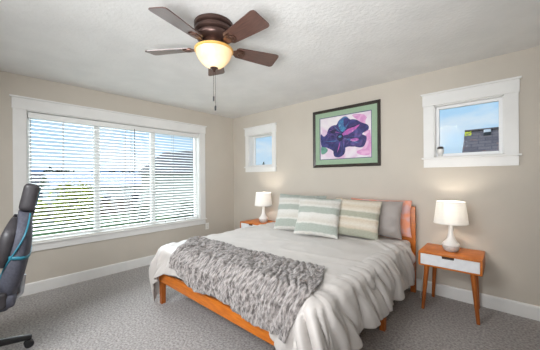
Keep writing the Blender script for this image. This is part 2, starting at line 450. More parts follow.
# draped sheets: a flat sheet point (x, y) bends over the mattress edge and hangs in folds
EX0, EX1, EY0 = -2.665, -0.765, 1.225
RB = 0.055
def drape(x, y, lift=0.0, fold=1.0, zt=0.594):
    rc = 0.10
    ix0, ix1, iy0 = EX0 + rc, EX1 - rc, EY0 + rc
    px, py = min(max(x, ix0), ix1), max(y, iy0)
    ex, ey = x - px, y - py
    d = math.hypot(ex, ey)
    # top undulation
    top = 0.006 * fbm(x * 2.4, y * 2.4) + 0.004 * (1 - abs(noise.noise(Vector((x * 3.2 + y * 1.3, y * 7.0 - x * 1.2, 1.5))))) ** 4
    z = zt + top + lift
    if d < 1e-6: return Vector((x, y, z))
    nx_, ny_ = ex / d, ey / d
    ang = math.atan2(ny_, nx_)
    # perimeter coordinate
    if ix0 < x < ix1: q = x
    elif y > iy0: q = (ix1 + (y - iy0) + 0.55) if ex > 0 else (ix0 - (y - iy0) - 0.55)
    else: q = (ix1 + 0.55 * (ang + math.pi / 2) / (math.pi / 2)) if ex > 0 else (ix0 + 0.55 * (ang + math.pi / 2) / (math.pi / 2))
    a = d - (rc - RB) - 0.0
    hang = max(0.0, a - RB * math.pi / 2)
    corner = math.exp(-((abs(q - (ix1 + 0.27)) if ex > 0 else abs(q - (ix0 - 0.27))) / 0.22) ** 2)
    dirn = 1 if ex > 0 else -1
    sk = q - 0.55 * hang * dirn + 0.05 * noise.noise(Vector((q * 3, hang * 4, 8)))
    n1 = noise.noise(Vector((sk * 5.0, hang * 0.9, 2.0)))
    n2 = noise.noise(Vector((sk * 10.0, hang * 1.6, 6.0)))
    n3 = noise.noise(Vector((sk * 22.0, hang * 3.0, 9.0)))
    f = 0.75 * (min(1.0, 3.0 * abs(n1)) ** 0.65 * 2 - 1) + 0.42 * (min(1.0, 2.6 * abs(n2)) ** 0.7 * 2 - 1) + 0.22 * n3
    f = max(-0.55, min(1.4, f))
    calm = smoothstep(ix0 - 0.02, ix0 + 0.30, x) * smoothstep(ix1 - 0.02, ix1 - 0.22, x) if ny_ < -0.99 else 0.0
    ampl = (0.040 + 0.020 * corner) * fold * (1 - 0.65 * calm)
    w = ampl * (f + 0.35) * smoothstep(-0.03, 0.20, a)
    o = 0.0
    if a <= 0:
        hx = d; dz = 0.0
    elif a < RB * math.pi / 2:
        th = a / RB
        hx = (rc - RB) + RB * math.sin(th); dz = RB * (1 - math.cos(th))
    else:
        hx = rc + 0.02 * smoothstep(0, 0.2, hang); dz = RB + hang
    lx = lift * smoothstep(0, RB * 1.5, a)
    wr = 0.009 * fold * f * smoothstep(-0.26, 0.02, a)        # wrinkles that start on top before the edge
    return Vector((px + nx_ * (hx + max(w, -0.004) + lx + 0.012 * smoothstep(0, 0.06, a)), py + ny_ * (hx + max(w, -0.004) + lx + 0.012 * smoothstep(0, 0.06, a)),
                   max(0.012, z - dz + wr * (1 - smoothstep(0, 0.08, a)) - lift * smoothstep(0, 0.06, a))))

def sheet(s0, s1, t0, t1, step, fn):
    nu, nv = int((s1 - s0) / step) + 1, int((t1 - t0) / step) + 1
    return [[fn(s0 + (s1 - s0) * i / (nu - 1), t0 + (t1 - t0) * j / (nv - 1)) for j in range(nv)] for i in range(nu)]

NU, NV = 190, 165
g = []
for i in range(NU + 1):
    row = []
    for j in range(NV + 1):
        u, v = i / NU, j / NV
        foot = 0.185 + 0.20 * smoothstep(0.68, 0.86, u) + 0.11 * smoothstep(0.26, 0.17, u) + 0.012 * math.sin(u * 31)
        yb = EY0 - foot
        y = yb + (2.955 + 0.015 * math.sin(u * 11) - yb) * v
        right = 0.325 + 0.05 * smoothstep(2.3, 3.0, y) + 0.05 * smoothstep(1.6, 1.3, y) + 0.05 * noise.noise(Vector((y * 3.6, 4.0, 0)))
        left = 0.45
        x = (EX0 - left) + (EX1 + right - EX0 + left) * u
        p = drape(x, y)
        # creases of the turned-back end by the grey pillow
        cz = 0.0
        for (ax, ay, bx_, by_, hh, ww) in ((-1.15, 2.90, -0.72, 2.62, 0.020, 0.030), (-1.10, 2.80, -0.74, 2.50, 0.014, 0.026), (-1.45, 2.80, -0.9, 2.70, 0.010, 0.03), (-2.3, 1.9, -1.5, 2.3, 0.006, 0.03), (-1.7, 1.9, -0.8, 2.05, 0.006, 0.028)):
            dx, dy = bx_ - ax, by_ - ay; ll = dx * dx + dy * dy
            tt = max(0, min(1, ((x - ax) * dx + (y - ay) * dy) / ll))
            dd = math.hypot(x - ax - tt * dx, y - ay - tt * dy)
            cz += hh * math.exp(-(dd / ww) ** 2) * min(1, 4 * tt * (1.2 - tt))
        p.z += cz
        row.append(p)
    g.append(row)
mb = MB(); mb.grid(g)
bmesh.ops.recalc_face_normals(mb.bm, faces=list(mb.bm.faces))
dv = tag(mb.build('duvet', M['duvet'], angle=180), 'light grey satin duvet draped over the bed with loose side folds', 'duvet')
sm = dv.modifiers.new('thickness', 'SOLIDIFY'); sm.thickness = 0.010; sm.offset = 1.0

# faux-fur throw across the foot
def throw_pt(u, v, lift):
    # u: left->right, v: hem at the foot -> far edge ; sheet coordinates
    yl = EY0 - 0.165; yr = EY0 - 0.205
    y0 = yl + (yr - yl) * u + 0.02 * math.sin(u * 13 + 1) + 0.035 * smoothstep(0.25, 0.0, u)
    y1 = 1.655 + 0.05 * u + 0.012 * math.sin(u * 9)
    y = y0 + (y1 - y0) * v
    xl = -2.33 - 0.30 * smoothstep(0.15, 1.0, v)
    xr = -0.90 + 0.055 * math.sin(math.pi * min(1, v * 1.15)) - 0.10 * v ** 3
    x = xl + (xr - xl) * u
    return x, y
NU2, NV2 = 260, 140
g = []
for i in range(NU2 + 1):
    row = []
    for j in range(NV2 + 1):
        u, v = i / NU2, j / NV2
        x, y = throw_pt(u, v, 0)
        # ruched pile: elongated ridges
        a = x * 0.94 + y * 0.34; b = -x * 0.34 + y * 0.94
        wx = 0.06 * noise.noise(Vector((x * 6, y * 6, 9)))
        r1 = min(1.0, 3.2 * abs(noise.noise(Vector(((a + wx) * 17, b * 3.4, 0.3))))) ** 0.7 * 2 - 1
        r2 = min(1.0, 3.0 * abs(noise.noise(Vector(((a - wx) * 34, b * 8, 5.1))))) ** 0.7 * 2 - 1
        hgt = 0.013 * r1 + 0.007 * r2 + 0.004 * noise.noise(Vector((x * 60, y * 60, 2)))
        e = min(min(u, 1 - u) * 14, min(v, 1 - v) * 9, 1.0)
        lift = 0.026 + hgt * (0.45 + 0.55 * e) + 0.006 * e
        row.append(drape(x, y, lift=max(lift, 0.014), fold=1.0))
    g.append(row)
mb = MB(); mb.grid(g)
bmesh.ops.recalc_face_normals(mb.bm, faces=list(mb.bm.faces))
th = tag(mb.build('throw_blanket', M['throw'], angle=180), 'ruched grey faux fur throw laid across the foot of the bed', 'blanket')
sm = th.modifiers.new('thickness', 'SOLIDIFY'); sm.thickness = 0.008; sm.offset = -1.0

# ------------------------------------------------------------------ pillows
def stripe_mat(name, stops, bumpy=0.5):
    m = bpy.data.materials.new(name); m.use_nodes = True
    t = m.node_tree; b = t.nodes['Principled BSDF']; n = t.nodes.new; L = t.links.new
    uv = n('ShaderNodeUVMap'); uv.uv_map = 'UVMap'
    sp = n('ShaderNodeSeparateXYZ'); L(uv.outputs[0], sp.inputs[0])
    nz = n('ShaderNodeTexNoise'); nz.inputs['Scale'].default_value = 14; nz.inputs['Detail'].default_value = 4
    L(uv.outputs[0], nz.inputs['Vector'])
    ad = n('ShaderNodeMath'); ad.operation = 'MULTIPLY_ADD'; ad.inputs[1].default_value = 0.05; L(nz.outputs[0], ad.inputs[0]); L(sp.outputs['Y'], ad.inputs[2])
    rp = n('ShaderNodeValToRGB'); e = rp.color_ramp.elements
    e[0].position = 0; e[0].color = stops[0][1]; e[1].position = 1; e[1].color = stops[-1][1]
    for p, c in stops[1:-1]:
        x = e.new(p); x.color = c
    L(ad.outputs[0], rp.inputs[0])
    # knit rows
    mpn = n('ShaderNodeMapping'); mpn.inputs['Scale'].default_value = (30, 60, 1); L(uv.outputs[0], mpn.inputs[0])
    v = n('ShaderNodeTexNoise'); v.inputs['Scale'].default_value = 1.0; v.inputs['Detail'].default_value = 3; L(mpn.outputs[0], v.inputs['Vector'])
    mx = n('ShaderNodeMix'); mx.data_type = 'RGBA'; mx.blend_type = 'OVERLAY'; mx.inputs[0].default_value = 0.35
    L(rp.outputs[0], mx.inputs[6]); L(v.outputs[0], mx.inputs[7])
    L(mx.outputs[2], b.inputs['Base Color'])
    b.inputs['Roughness'].default_value = 0.9
    bp = n('ShaderNodeBump'); bp.inputs['Strength'].default_value = bumpy; bp.inputs['Distance'].default_value = 0.008
    L(v.outputs[0], bp.inputs['Height']); L(bp.outputs[0], b.inputs['Normal'])
    return m
W1, G1, W2 = srgb(201, 199, 193), srgb(158, 164, 155), srgb(190, 185, 175)
M['stripe'] = stripe_mat('sage_striped_knit', [(0, W1), (0.07, W1), (0.09, G1), (0.27, G1), (0.30, W1), (0.36, W2), (0.50, W1), (0.56, W1), (0.58, G1), (0.73, G1), (0.76, W1), (0.84, W2), (0.92, W1), (1, G1)])
CR, CB = srgb(204, 197, 184), srgb(192, 178, 158)
GG = srgb(158, 158, 142)
M['stripe_beige'] = stripe_mat('beige_striped_knit', [(0, GG), (0.05, GG), (0.18, GG), (0.22, CB), (0.32, CR), (0.46, CB), (0.50, CR), (0.54, GG), (0.66, GG), (0.70, CR), (0.82, CB), (0.92, CR), (1, CB)], 0.35)

def pillow(name, label, m, w, h, t, loc, lean, rz, roll=0.0, seed=0, flange=0.0, group=None, sag=0.0, seam=None):
    """face along local -Y, z up from its lower edge"""
    n = 36
    bm = bmesh.new(); uvl = bm.loops.layers.uv.new('UVMap')
    def pt(u, v, side):
        e = ((1 - u * u) * (1 - v * v))
        thick = t / 2 * (max(e, 0) ** 0.42)
        x = w / 2 * u * (1 - 0.055 * (1 - v * v)) ; z = h / 2 * v * (1 - 0.055 * (1 - u * u))
        wr = 0.010 * fbm(u * 1.6 + seed, v * 1.6, side) + 0.006 * (1 - abs(noise.noise(Vector((u * 3 + seed * 3, v * 3, 3 + side))))) ** 3
        thick = thick * (1 - 0.18 * v * (1 if sag else 0)) + wr * min(1, e * 6)
        return Vector((x + 0.006 * noise.noise(Vector((v * 3, seed, 1))), side * max(thick, 0.0), z + h / 2 + 0.006 * noise.noise(Vector((u * 3, seed, 5)))))
    F = [[None] * (n + 1) for _ in range(n + 1)]; Bk = [[None] * (n + 1) for _ in range(n + 1)]
    for i in range(n + 1):
        for j in range(n + 1):
            u = math.sin((i / n * 2 - 1) * math.pi / 2); v = math.sin((j / n * 2 - 1) * math.pi / 2)
            F[i][j] = bm.verts.new(pt(u, v, -1))
            edge = i in (0, n) or j in (0, n)
            Bk[i][j] = F[i][j] if edge else bm.verts.new(pt(u, v, 1))
    def face(vs, ij):
        f = bm.faces.new(vs)
        for lp, (i, j) in zip(f.loops, ij):
            lp[uvl].uv = ((math.sin((i / n * 2 - 1) * math.pi / 2) + 1) / 2, (math.sin((j / n * 2 - 1) * math.pi / 2) + 1) / 2)
    for i in range(n):
        for j in range(n):
            ij = [(i, j), (i + 1, j), (i + 1, j + 1), (i, j + 1)]
            face([F[a][b] for a, b in ij], ij)
            face([Bk[a][b] for a, b in reversed(ij)], list(reversed(ij)))
    root = thing(name, label, 'pillow', loc, rz, group)
    root.rotation_euler = (R(-lean), R(roll), rz)
    me = bpy.data.meshes.new('cover'); bm.to_mesh(me)
    rim = [F[i][0].co.copy() for i in range(n + 1)] + [F[n][j].co.copy() for j in range(1, n + 1)] + [F[i][n].co.copy() for i in range(n - 1, -1, -1)] + [F[0][j].co.copy() for j in range(n - 1, 0, -1)]
    bm.free(); me.materials.append(m)
    me.polygons.foreach_set('use_smooth', [True] * len(me.polygons))
    o = bpy.data.objects.new('cover', me); C.objects.link(o); o.parent = root
    # seam piping along the rim
    mb = MB(); mb.tube(rim + [rim[0]], 0.0035 if not flange else 0.004, 6); mb.build('seam_piping', seam or m, root)
    return root
ZB = 0.624
pillow('throw_pillow', 'sage and cream striped pillow leaning at the left, nearest the left lamp', M['stripe'], 0.50, 0.46, 0.15, (-2.00, 2.620, ZB), 27, R(17), seed=1, group='striped throw pillows')
pillow('throw_pillow', 'striped sage pillow in front of its row, overlapping the pillows on both sides', M['stripe'], 0.50, 0.46, 0.15, (-1.610, 2.530, ZB), 26, R(17), roll=2, seed=5, group='striped throw pillows')
pillow('throw_pillow', 'beige and olive striped pillow between the front striped one and the grey sham', M['stripe_beige'], 0.52, 0.43, 0.14, (-1.265, 2.765, ZB), 20, R(10), roll=3, seed=9, group='striped throw pillows')
pillow('pillow', 'taupe grey satin pillow standing before the coral pillow at the headboard', M['grey_pillow'], 0.78, 0.40, 0.13, (-1.225, 3.010, ZB - 0.005), 9, R(1), seed=12, flange=1, sag=1)
pillow('pillow', 'coral pink pillow upright against the right end of the headboard', M['coral_pillow'], 0.70, 0.400, 0.075, (-1.125, 3.162, ZB - 0.005), 3, 0.0, seed=15, sag=1)
pillow('pillow', 'sage grey pillow at the headboard showing above the striped pillows', M['sage_pillow'], 0.80, 0.42, 0.13, (-2.17, 3.020, ZB - 0.005), 8, 0.0, seed=21, sag=1)

# ================================================================== nightstands and lamps
def make_nightstand(label, x0):
    root = thing('nightstand', label, 'nightstand', (x0 + 0.245, 3.075, 0), 0, 'matching bedside tables')
    w, y0, y1 = 0.245, -0.195, 0.205
    b = MB()
    b.box(-w, w, y0, y1, 0.543, 0.560, 0.002); b.box(-w, w, y0 + 0.004, y1, 0.425, 0.440, 0.002)
    b.build('cabinet_top', M['wood_x'], root)
    b = MB(); b.box(-w, -w + 0.016, y0, y1, 0.440, 0.543, 0.001).box(w - 0.016, w, y0, y1, 0.440, 0.543, 0.001); b.box(-w + 0.016, w - 0.016, y1 - 0.012, y1, 0.440, 0.543)
    b.build('cabinet_sides', M['wood_y'], root)
    d = MB(); nx0, nx1 = -0.055, 0.045
    xl, xr, zb, zt_ = -w + 0.018, w - 0.018, 0.4415, 0.5415
    d.prism([(xl, zb), (xr, zb), (xr, zt_), (nx1, zt_), (nx1 - 0.004, zt_ - 0.024), (nx0 + 0.004, zt_ - 0.024), (nx0, zt_), (xl, zt_)], y0 + 0.003, y0 + 0.020, 'xz')
    dr = d.build('drawer', M['drawer'], root, smooth=False)
    MB().box(nx0 - 0.01, nx1 + 0.01, y0 + 0.0205, y0 + 0.026, zt_ - 0.034, zt_).build('finger_notch', M['notch'], dr, smooth=False)
    for sx in (-1, 1):
        for yy in (y0 + 0.030, y1 - 0.030):
            t = MB(); xt, xb = sx * (0.178 if yy < 0 else 0.168), sx * (0.213 if yy < 0 else 0.190)
            yb = yy + (-0.012 if yy < 0 else 0.0)
            t.tube([(xb, yb, 0.0), (xt, yy, 0.427)], [0.014, 0.0225], 16)
            t.build('leg', M['wood_z'], root)
    return root
make_nightstand('orange wood nightstand with white drawer on slanted legs, right of the bed', -0.645)
make_nightstand('nightstand half hidden behind the bed near the room corner', -3.275)

def make_lamp(label, x, y):
    root = thing('table_lamp', label, 'lamp', (x, y, 0.560), 0, 'matching bedside lamps')
    MB().lathe([(0.0, 0.0), (0.046, 0.0), (0.056, 0.010), (0.070, 0.032), (0.0745, 0.052), (0.0745, 0.060)], 40).build('lamp_base', M['ceramic_rough'], root)
    MB().lathe([(0.0745, 0.060), (0.0740, 0.067), (0.064, 0.082), (0.050, 0.098), (0.038, 0.118), (0.029, 0.145), (0.023, 0.180), (0.0205, 0.220), (0.0205, 0.250), (0.0, 0.252)], 40, cap=False).build('lamp_neck', M['ceramic'], root)
    MB().lathe([(0.010, 0.252), (0.012, 0.262), (0.012, 0.300), (0.008, 0.305), (0, 0.305)], 20).build('lamp_socket', M['brass'], root)
    MB().lathe([(0, 0.305), (0.012, 0.307), (0.022, 0.330), (0.028, 0.355), (0.022, 0.378), (0.0, 0.388)], 20).build('light_bulb', M['bulb'], root)
    rb, rt, z0, z1 = 0.143, 0.119, 0.270, 0.482
    sh = MB(); sh.lathe([(rb, z0), (rt, z1), (rt - 0.003, z1), (rb - 0.003, z0), (rb, z0)], 64, cap=False)
    s = sh.build('lamp_shade', M['shade'], root, angle=60)
    MB().lathe([(rb + 0.001, z0), (rb + 0.001, z0 + 0.008), (rb - 0.004, z0 + 0.008), (rb - 0.004, z0), (rb + 0.001, z0)], 64, cap=False).build('lower_trim', M['ceramic'], s)
    MB().lathe([(rt + 0.001, z1 - 0.008), (rt + 0.001, z1), (rt - 0.004, z1), (rt - 0.004, z1 - 0.008), (rt + 0.001, z1 - 0.008)], 64, cap=False).build('upper_trim', M['ceramic'], s)
    sp = MB()
    for k in range(3):
        a = k * 2 * math.pi / 3 + 0.4
        sp.tube([(0.012 * math.cos(a), 0.012 * math.sin(a), 0.452), ((rt - 0.001) * math.cos(a), (rt - 0.001) * math.sin(a), 0.475)], 0.0018, 6)
    sp.tube([(0.010, 0, 0.262), (0.034, 0, 0.30), (0.040, 0, 0.36), (0.030, 0, 0.42), (0.0, 0, 0.452), (-0.030, 0, 0.42), (-0.040, 0, 0.36), (-0.034, 0, 0.30), (-0.010, 0, 0.262)], 0.0018, 6)
    sp.build('shade_harp', M['brass'], root)
    l = bpy.data.lights.new('lamp_light', 'POINT'); l.energy = 3.6; l.color = (1.0, 0.90, 0.78); l.shadow_soft_size = 0.03
    lo = bpy.data.objects.new('lamp_light', l); C.objects.link(lo); lo.parent = root; lo.location = (0, 0, 0.415)
    return root
make_lamp('white ceramic table lamp on the right nightstand', -0.405, 3.08)
make_lamp('white table lamp near the room corner, left of the pillows', -2.93, 3.08)

mb = MB(); mb.tube([(-0.69, 3.30, 0.40), (-0.69, 3.30, 0.22), (-0.70, 3.26, 0.06), (-0.70, 3.20, 0.006), (-0.68, 3.12, 0.005), (-0.655, 3.16, 0.005), (-0.66, 3.25, 0.005)], 0.004, 8)
tag(mb.build('lamp_cord', M['white_cord']), 'thin white cord trailing to the carpet between bed and right nightstand', 'cord')

# ================================================================== picture
pc = thing('framed_picture', 'dark framed painting of a purple flower above the bed', 'picture', (-1.637, YB, 1.835))
PW, PH = 0.487, 0.41
fw = 0.040
f = MB()
prof = [(0, 0), (fw, 0), (fw, -0.012), (fw * 0.6, -0.022), (fw * 0.3, -0.030), (0.006, -0.030), (0, -0.024)]
t = bmesh.new()
cor = [(-1, -1), (1, -1), (1, 1), (-1, 1)]
rings = []
for cx, cz in cor:
    rings.append([t.verts.new((cx * (PW - a), b, cz * (PH - a))) for a, b in prof])
for i in range(4):
    A, B = rings[i], rings[(i + 1) % 4]
    for k in range(len(prof)):
        k2 = (k + 1) % len(prof); t.faces.new((A[k], A[k2], B[k2], B[k]))
bmesh.ops.recalc_face_normals(t, faces=list(t.faces)); f._add(t)
f.build('frame', M['frame'], pc, smooth=False)
iw, ih, mwid = PW - fw + 0.004, PH - fw + 0.004, 0.072
qx, qz = iw - mwid, ih - mwid * 1.0
b = MB()
b.box(-iw, -qx, -0.012, -0.004, -ih, ih).box(qx, iw, -0.012, -0.004, -ih, ih).box(-qx, qx, -0.012, -0.004, qz, ih).box(-qx, qx, -0.012, -0.004, -ih, -qz)
b.build('mat_board', M['mat_board'], pc, smooth=False)
b = MB(); k = 0.009
b.box(-qx, -qx + k, -0.0105, -0.004, -qz, qz).box(qx - k, qx, -0.0105, -0.004, -qz, qz).box(-qx + k, qx - k, -0.0105, -0.004, qz - k, qz).box(-qx + k, qx - k, -0.0105, -0.004, -qz, -qz + k)
b.build('mat_liner', M['mat_edge'], pc, smooth=False)
# the print: painted background and flower drawn as flat inked shapes on one sheet
def paint(name, c1, c2, c3, sc_):
    m = bpy.data.materials.new(name); m.use_nodes = True
    tt = m.node_tree; bb = tt.nodes['Principled BSDF']; n = tt.nodes.new; L = tt.links.new
    c = n('ShaderNodeTexCoord'); z = n('ShaderNodeTexNoise'); z.inputs['Scale'].default_value = sc_; z.inputs['Detail'].default_value = 4; z.inputs['Distortion'].default_value = 1.2
    L(c.outputs['Object'], z.inputs['Vector'])
    r = n('ShaderNodeValToRGB'); e = r.color_ramp.elements
    e[0].position = 0.36; e[0].color = c1; e[1].position = 0.66; e[1].color = c3; x = e.new(0.5); x.color = c2
    L(z.outputs[0], r.inputs[0]); L(r.outputs[0], bb.inputs['Base Color']); bb.inputs['Roughness'].default_value = 0.5
    return m
PM = [paint('print_background', srgb(230, 224, 226), srgb(224, 214, 222), srgb(214, 176, 206), 3.0),
      paint('print_pink', srgb(222, 170, 206), srgb(206, 140, 190), srgb(228, 200, 220), 7),
      paint('petal_indigo', srgb(40, 42, 88), srgb(58, 58, 116), srgb(84, 82, 140), 9),
      paint('petal_violet', srgb(66, 52, 108), srgb(50, 46, 96), srgb(104, 82, 144), 9),
      paint('petal_teal', srgb(70, 140, 176), srgb(58, 92, 148), srgb(110, 170, 192), 12),
      paint('petal_magenta', srgb(196, 96, 172), srgb(150, 84, 160), srgb(214, 140, 196), 12),
      paint('leaf_green', srgb(84, 140, 124), srgb(108, 158, 140), srgb(70, 120, 110), 8),
      paint('petal_dark', srgb(28, 28, 52), srgb(36, 34, 66), srgb(48, 46, 84), 10)]
pr = MB()
X0, X1, Z0, Z1 = -qx + k, qx - k, -qz + k, qz - k
PWd, PHt = X1 - X0, Z1 - Z0
pr.box(X0, X1, -0.0050, -0.0040, Z0, Z1, mi=0)
lay = [0]
def blob(pts, mi, nsub=6):
    """closed Catmull-Rom outline in print coordinates (0..1, y up)"""
    lay[0] += 1; d = -0.0050 - 0.00012 * lay[0]
    P = [Vector((X0 + PWd * a, Z0 + PHt * b)) for a, b in pts]; n = len(P); outl = []
    for i in range(n):
        p0, p1, p2, p3 = P[i - 1], P[i], P[(i + 1) % n], P[(i + 2) % n]
        for s in range(nsub):
            t_ = s / nsub
            q = 0.5 * ((2 * p1) + (p2 - p0) * t_ + (2 * p0 - 5 * p1 + 4 * p2 - p3) * t_ * t_ + (3 * p1 - p0 - 3 * p2 + p3) * t_ ** 3)
            outl.append((min(max(q.x, X0), X1), min(max(q.y, Z0), Z1)))
    tb = bmesh.new(); vs_ = [tb.verts.new((a, d, b)) for a, b in outl]
    fc = tb.faces.new(vs_); fc.normal_update()
    if fc.normal.y > 0: fc.normal_flip()
    bmesh.ops.triangulate(tb, faces=[fc]); pr._add(tb, None, mi)
blob([(.66, .97), (.86, .95), (.95, .80), (.985, .55), (.985, .08), (.80, .06), (.74, .14), (.86, .22), (.88, .5), (.78, .8)], 1)
blob([(.90, .80), (.98, .90), (.98, .60), (.93, .62)], 0)
blob([(.02, .14), (.02, .32), (.10, .30), (.16, .22), (.10, .14)], 6)
blob([(.01, .62), (.08, .56), (.16, .64), (.20, .76), (.34, .80), (.40, .90), (.52, .97), (.62, .88), (.72, .86), (.82, .78), (.94, .70), (.95, .60), (.84, .52), (.92, .44), (.88, .26), (.80, .22), (.66, .26), (.52, .24), (.50, .10), (.40, .03), (.30, .06), (.28, .18), (.14, .28), (.02, .34)], 2)
blob([(.14, .60), (.20, .76), (.33, .80), (.40, .70), (.38, .54), (.26, .46), (.14, .48)], 3)
blob([(.40, .88), (.52, .97), (.60, .88), (.56, .72), (.47, .62), (.40, .72)], 4)
blob([(.50, .92), (.60, .90), (.64, .78), (.56, .66), (.50, .76)], 2)
blob([(.60, .86), (.72, .86), (.82, .78), (.94, .70), (.94, .61), (.78, .56), (.62, .58), (.54, .66)], 2)
blob([(.60, .74), (.74, .80), (.88, .72), (.80, .66), (.64, .62)], 3)
blob([(.46, .56), (.56, .66), (.70, .70), (.80, .74), (.70, .62), (.58, .54), (.48, .48)], 5)
blob([(.48, .52), (.60, .54), (.78, .54), (.90, .44), (.87, .27), (.72, .25), (.56, .28), (.46, .40)], 3)
blob([(.56, .46), (.72, .50), (.84, .44), (.80, .34), (.64, .32)], 2)
blob([(.04, .56), (.12, .54), (.26, .46), (.38, .46), (.36, .34), (.22, .30), (.06, .38)], 2)
blob([(.10, .50), (.24, .44), (.34, .42), (.30, .36), (.14, .38)], 3)
blob([(.30, .30), (.44, .34), (.52, .24), (.50, .10), (.40, .03), (.30, .07), (.28, .18)], 2)
blob([(.36, .54), (.42, .58), (.48, .54), (.47, .44), (.41, .40), (.36, .46)], 7)
blob([(.385, .51), (.42, .545), (.455, .52), (.43, .49)], 4)
for (ax, ay, bx_, by_, c_) in ((.44, .60, .30, .78, 4), (.42, .60, .20, .70, 5), (.50, .62, .60, .84, 4), (.54, .66, .80, .74, 7), (.40, .42, .10, .44, 4), (.42, .40, .36, .14, 5), (.46, .42, .46, .16, 7), (.50, .48, .82, .42, 7), (.50, .46, .78, .32, 4), (.38, .50, .16, .58, 7)):
    ex_, ey_ = -(by_ - ay) * .05, (bx_ - ax) * .05
    blob([(ax, ay), ((ax + bx_) / 2 + ex_, (ay + by_) / 2 + ey_), (bx_, by_), ((ax + bx_) / 2 - ex_ * .2, (ay + by_) / 2 - ey_ * .2)], c_)
blob([(.44, .72), (.47, .80), (.49, .72), (.46, .62)], 4)
blob([(.22, .66), (.30, .70), (.34, .66), (.28, .60)], 7)
blob([(.62, .42), (.74, .44), (.78, .39), (.68, .37)], 5)
pr.build('print', PM, pc, smooth=False)

# ================================================================== ceiling fan
FX, FY = -1.616, 1.175
fan = thing('ceiling_fan', 'brown five-blade ceiling fan with a lit cream glass bowl', 'ceiling fan', (FX, FY, H))
MB().lathe([(0.0, 0.0), (0.134, 0.0), (0.143, -0.006), (0.143, -0.026), (0.136, -0.033), (0.124, -0.036), (0.124, -0.042), (0.138, -0.047), (0.141, -0.053), (0.141, -0.068), (0.134, -0.076), (0.116, -0.079), (0.116, -0.085), (0.130, -0.090), (0.132, -0.098), (0.126, -0.114), (0.108, -0.127), (0.085, -0.134), (0.0, -0.134)], 56).build('motor_housing', M['bronze'], fan)
MB().lathe([(0.0, -0.132), (0.078, -0.132), (0.082, -0.138), (0.084, -0.176), (0.092, -0.184), (0.100, -0.188), (0.100, -0.196), (0.0, -0.196)], 48).build('light_fitter', M['copper'], fan)
bz = -0.176
for k in range(5):
    a = R(-2.5 + 72 * k)
    base = Matrix.Rotation(a, 4, 'Z') @ Matrix.Translation((0, 0, bz)) @ Matrix.Rotation(R(-14), 4, 'X')
    p = [(0.205, -0.046), (0.215, -0.052)]
    n_ = 8
    p = [(0.170, -0.040), (0.185, -0.054), (0.30, -0.064), (0.496, -0.078), (0.514, -0.072), (0.522, -0.056), (0.522, 0.056), (0.514, 0.072), (0.496, 0.078), (0.30, 0.064), (0.185, 0.054), (0.170, 0.040)]
    bl_ = MB(); bl_.prism(p, -0.003, 0.004, 'xy', bev=0.0015)
    o = bl_.build('blade', M['blade'], fan, smooth=False)
    o.matrix_local = base
    ar = MB()
    ar.prism([(0.075, -0.016), (0.13, -0.012), (0.165, -0.030), (0.200, -0.040), (0.232, -0.034), (0.245, -0.014), (0.245, 0.014), (0.232, 0.034), (0.200, 0.040), (0.165, 0.030), (0.13, 0.012), (0.075, 0.016)], -0.010, -0.0035, 'xy', bev=0.0015)
    ar.lathe([(0.0, -0.016), (0.020, -0.015), (0.026, -0.010)], 20, Matrix.Translation((0.208, 0, 0)), cap=False)
    for sx, sy in ((0.19, 0.022), (0.19, -0.022), (0.232, 0)):
        ar.lathe([(0, -0.0135), (0.004, -0.013), (0.005, -0.010)], 10, Matrix.Translation((sx, sy, 0)), cap=False)
    oa = ar.build('blade_arm', M['copper'], fan, smooth=False)
    oa.matrix_local = base
MB().lathe([(0.100, -0.190), (0.136, -0.190), (0.1435, -0.194), (0.1435, -0.204), (0.138, -0.209), (0.100, -0.204)], 56, cap=False).build('bowl_rim', M['bowl_rim'], fan)
MB().lathe([(0.1345, -0.206), (0.132, -0.220), (0.124, -0.243), (0.110, -0.269), (0.090, -0.293), (0.064, -0.313), (0.034, -0.327), (0.0, -0.331)], 56, cap=False).build('glass_bowl', M['bowl'], fan)
MB().lathe([(0.0, -0.325), (0.030, -0.327), (0.030, -0.332), (0.018, -0.338), (0.011, -0.344), (0.011, -0.352), (0.005, -0.358), (0.0, -0.359)], 24).build('finial', M['bronze'], fan)
def chain(dx, dy, ztop, zbot, pend):
    mb = MB(); mb.tube([(dx, dy, ztop), (dx, dy, zbot)], 0.0014, 6)
    z = ztop
    while z > zbot:
        mb.lathe([(0, 0.0024), (0.0022, 0), (0, -0.0024)], 6, Matrix.Translation((dx, dy, z))); z -= 0.007
    c_ = mb.build('pull_chain', M['bronze'], fan)
    MB().lathe([(0, 0), (0.003, -0.001), (0.0065, -0.010), (0.0065, -pend + 0.004), (0.004, -pend), (0, -pend)], 14, Matrix.Translation((dx, dy, zbot))).build('pull_pendant', M['plastic'], c_)
chain(-0.004, -0.003, -0.356, -0.535, 0.040)
chain(0.006, 0.005, -0.356, -0.605, 0.040)
fl = bpy.data.lights.new('fan_light', 'POINT'); fl.energy = 0.6; fl.color = (1, 0.86, 0.64); fl.shadow_soft_size = 0.05
flo = bpy.data.objects.new('fan_light', fl); C.objects.link(flo); flo.parent = fan; flo.location = (0, 0, -0.262)

# ================================================================== office chair
ch = thing('office_chair', 'charcoal office chair with cyan trim by the big window', 'chair', (-2.72, -0.055, 0), R(263))
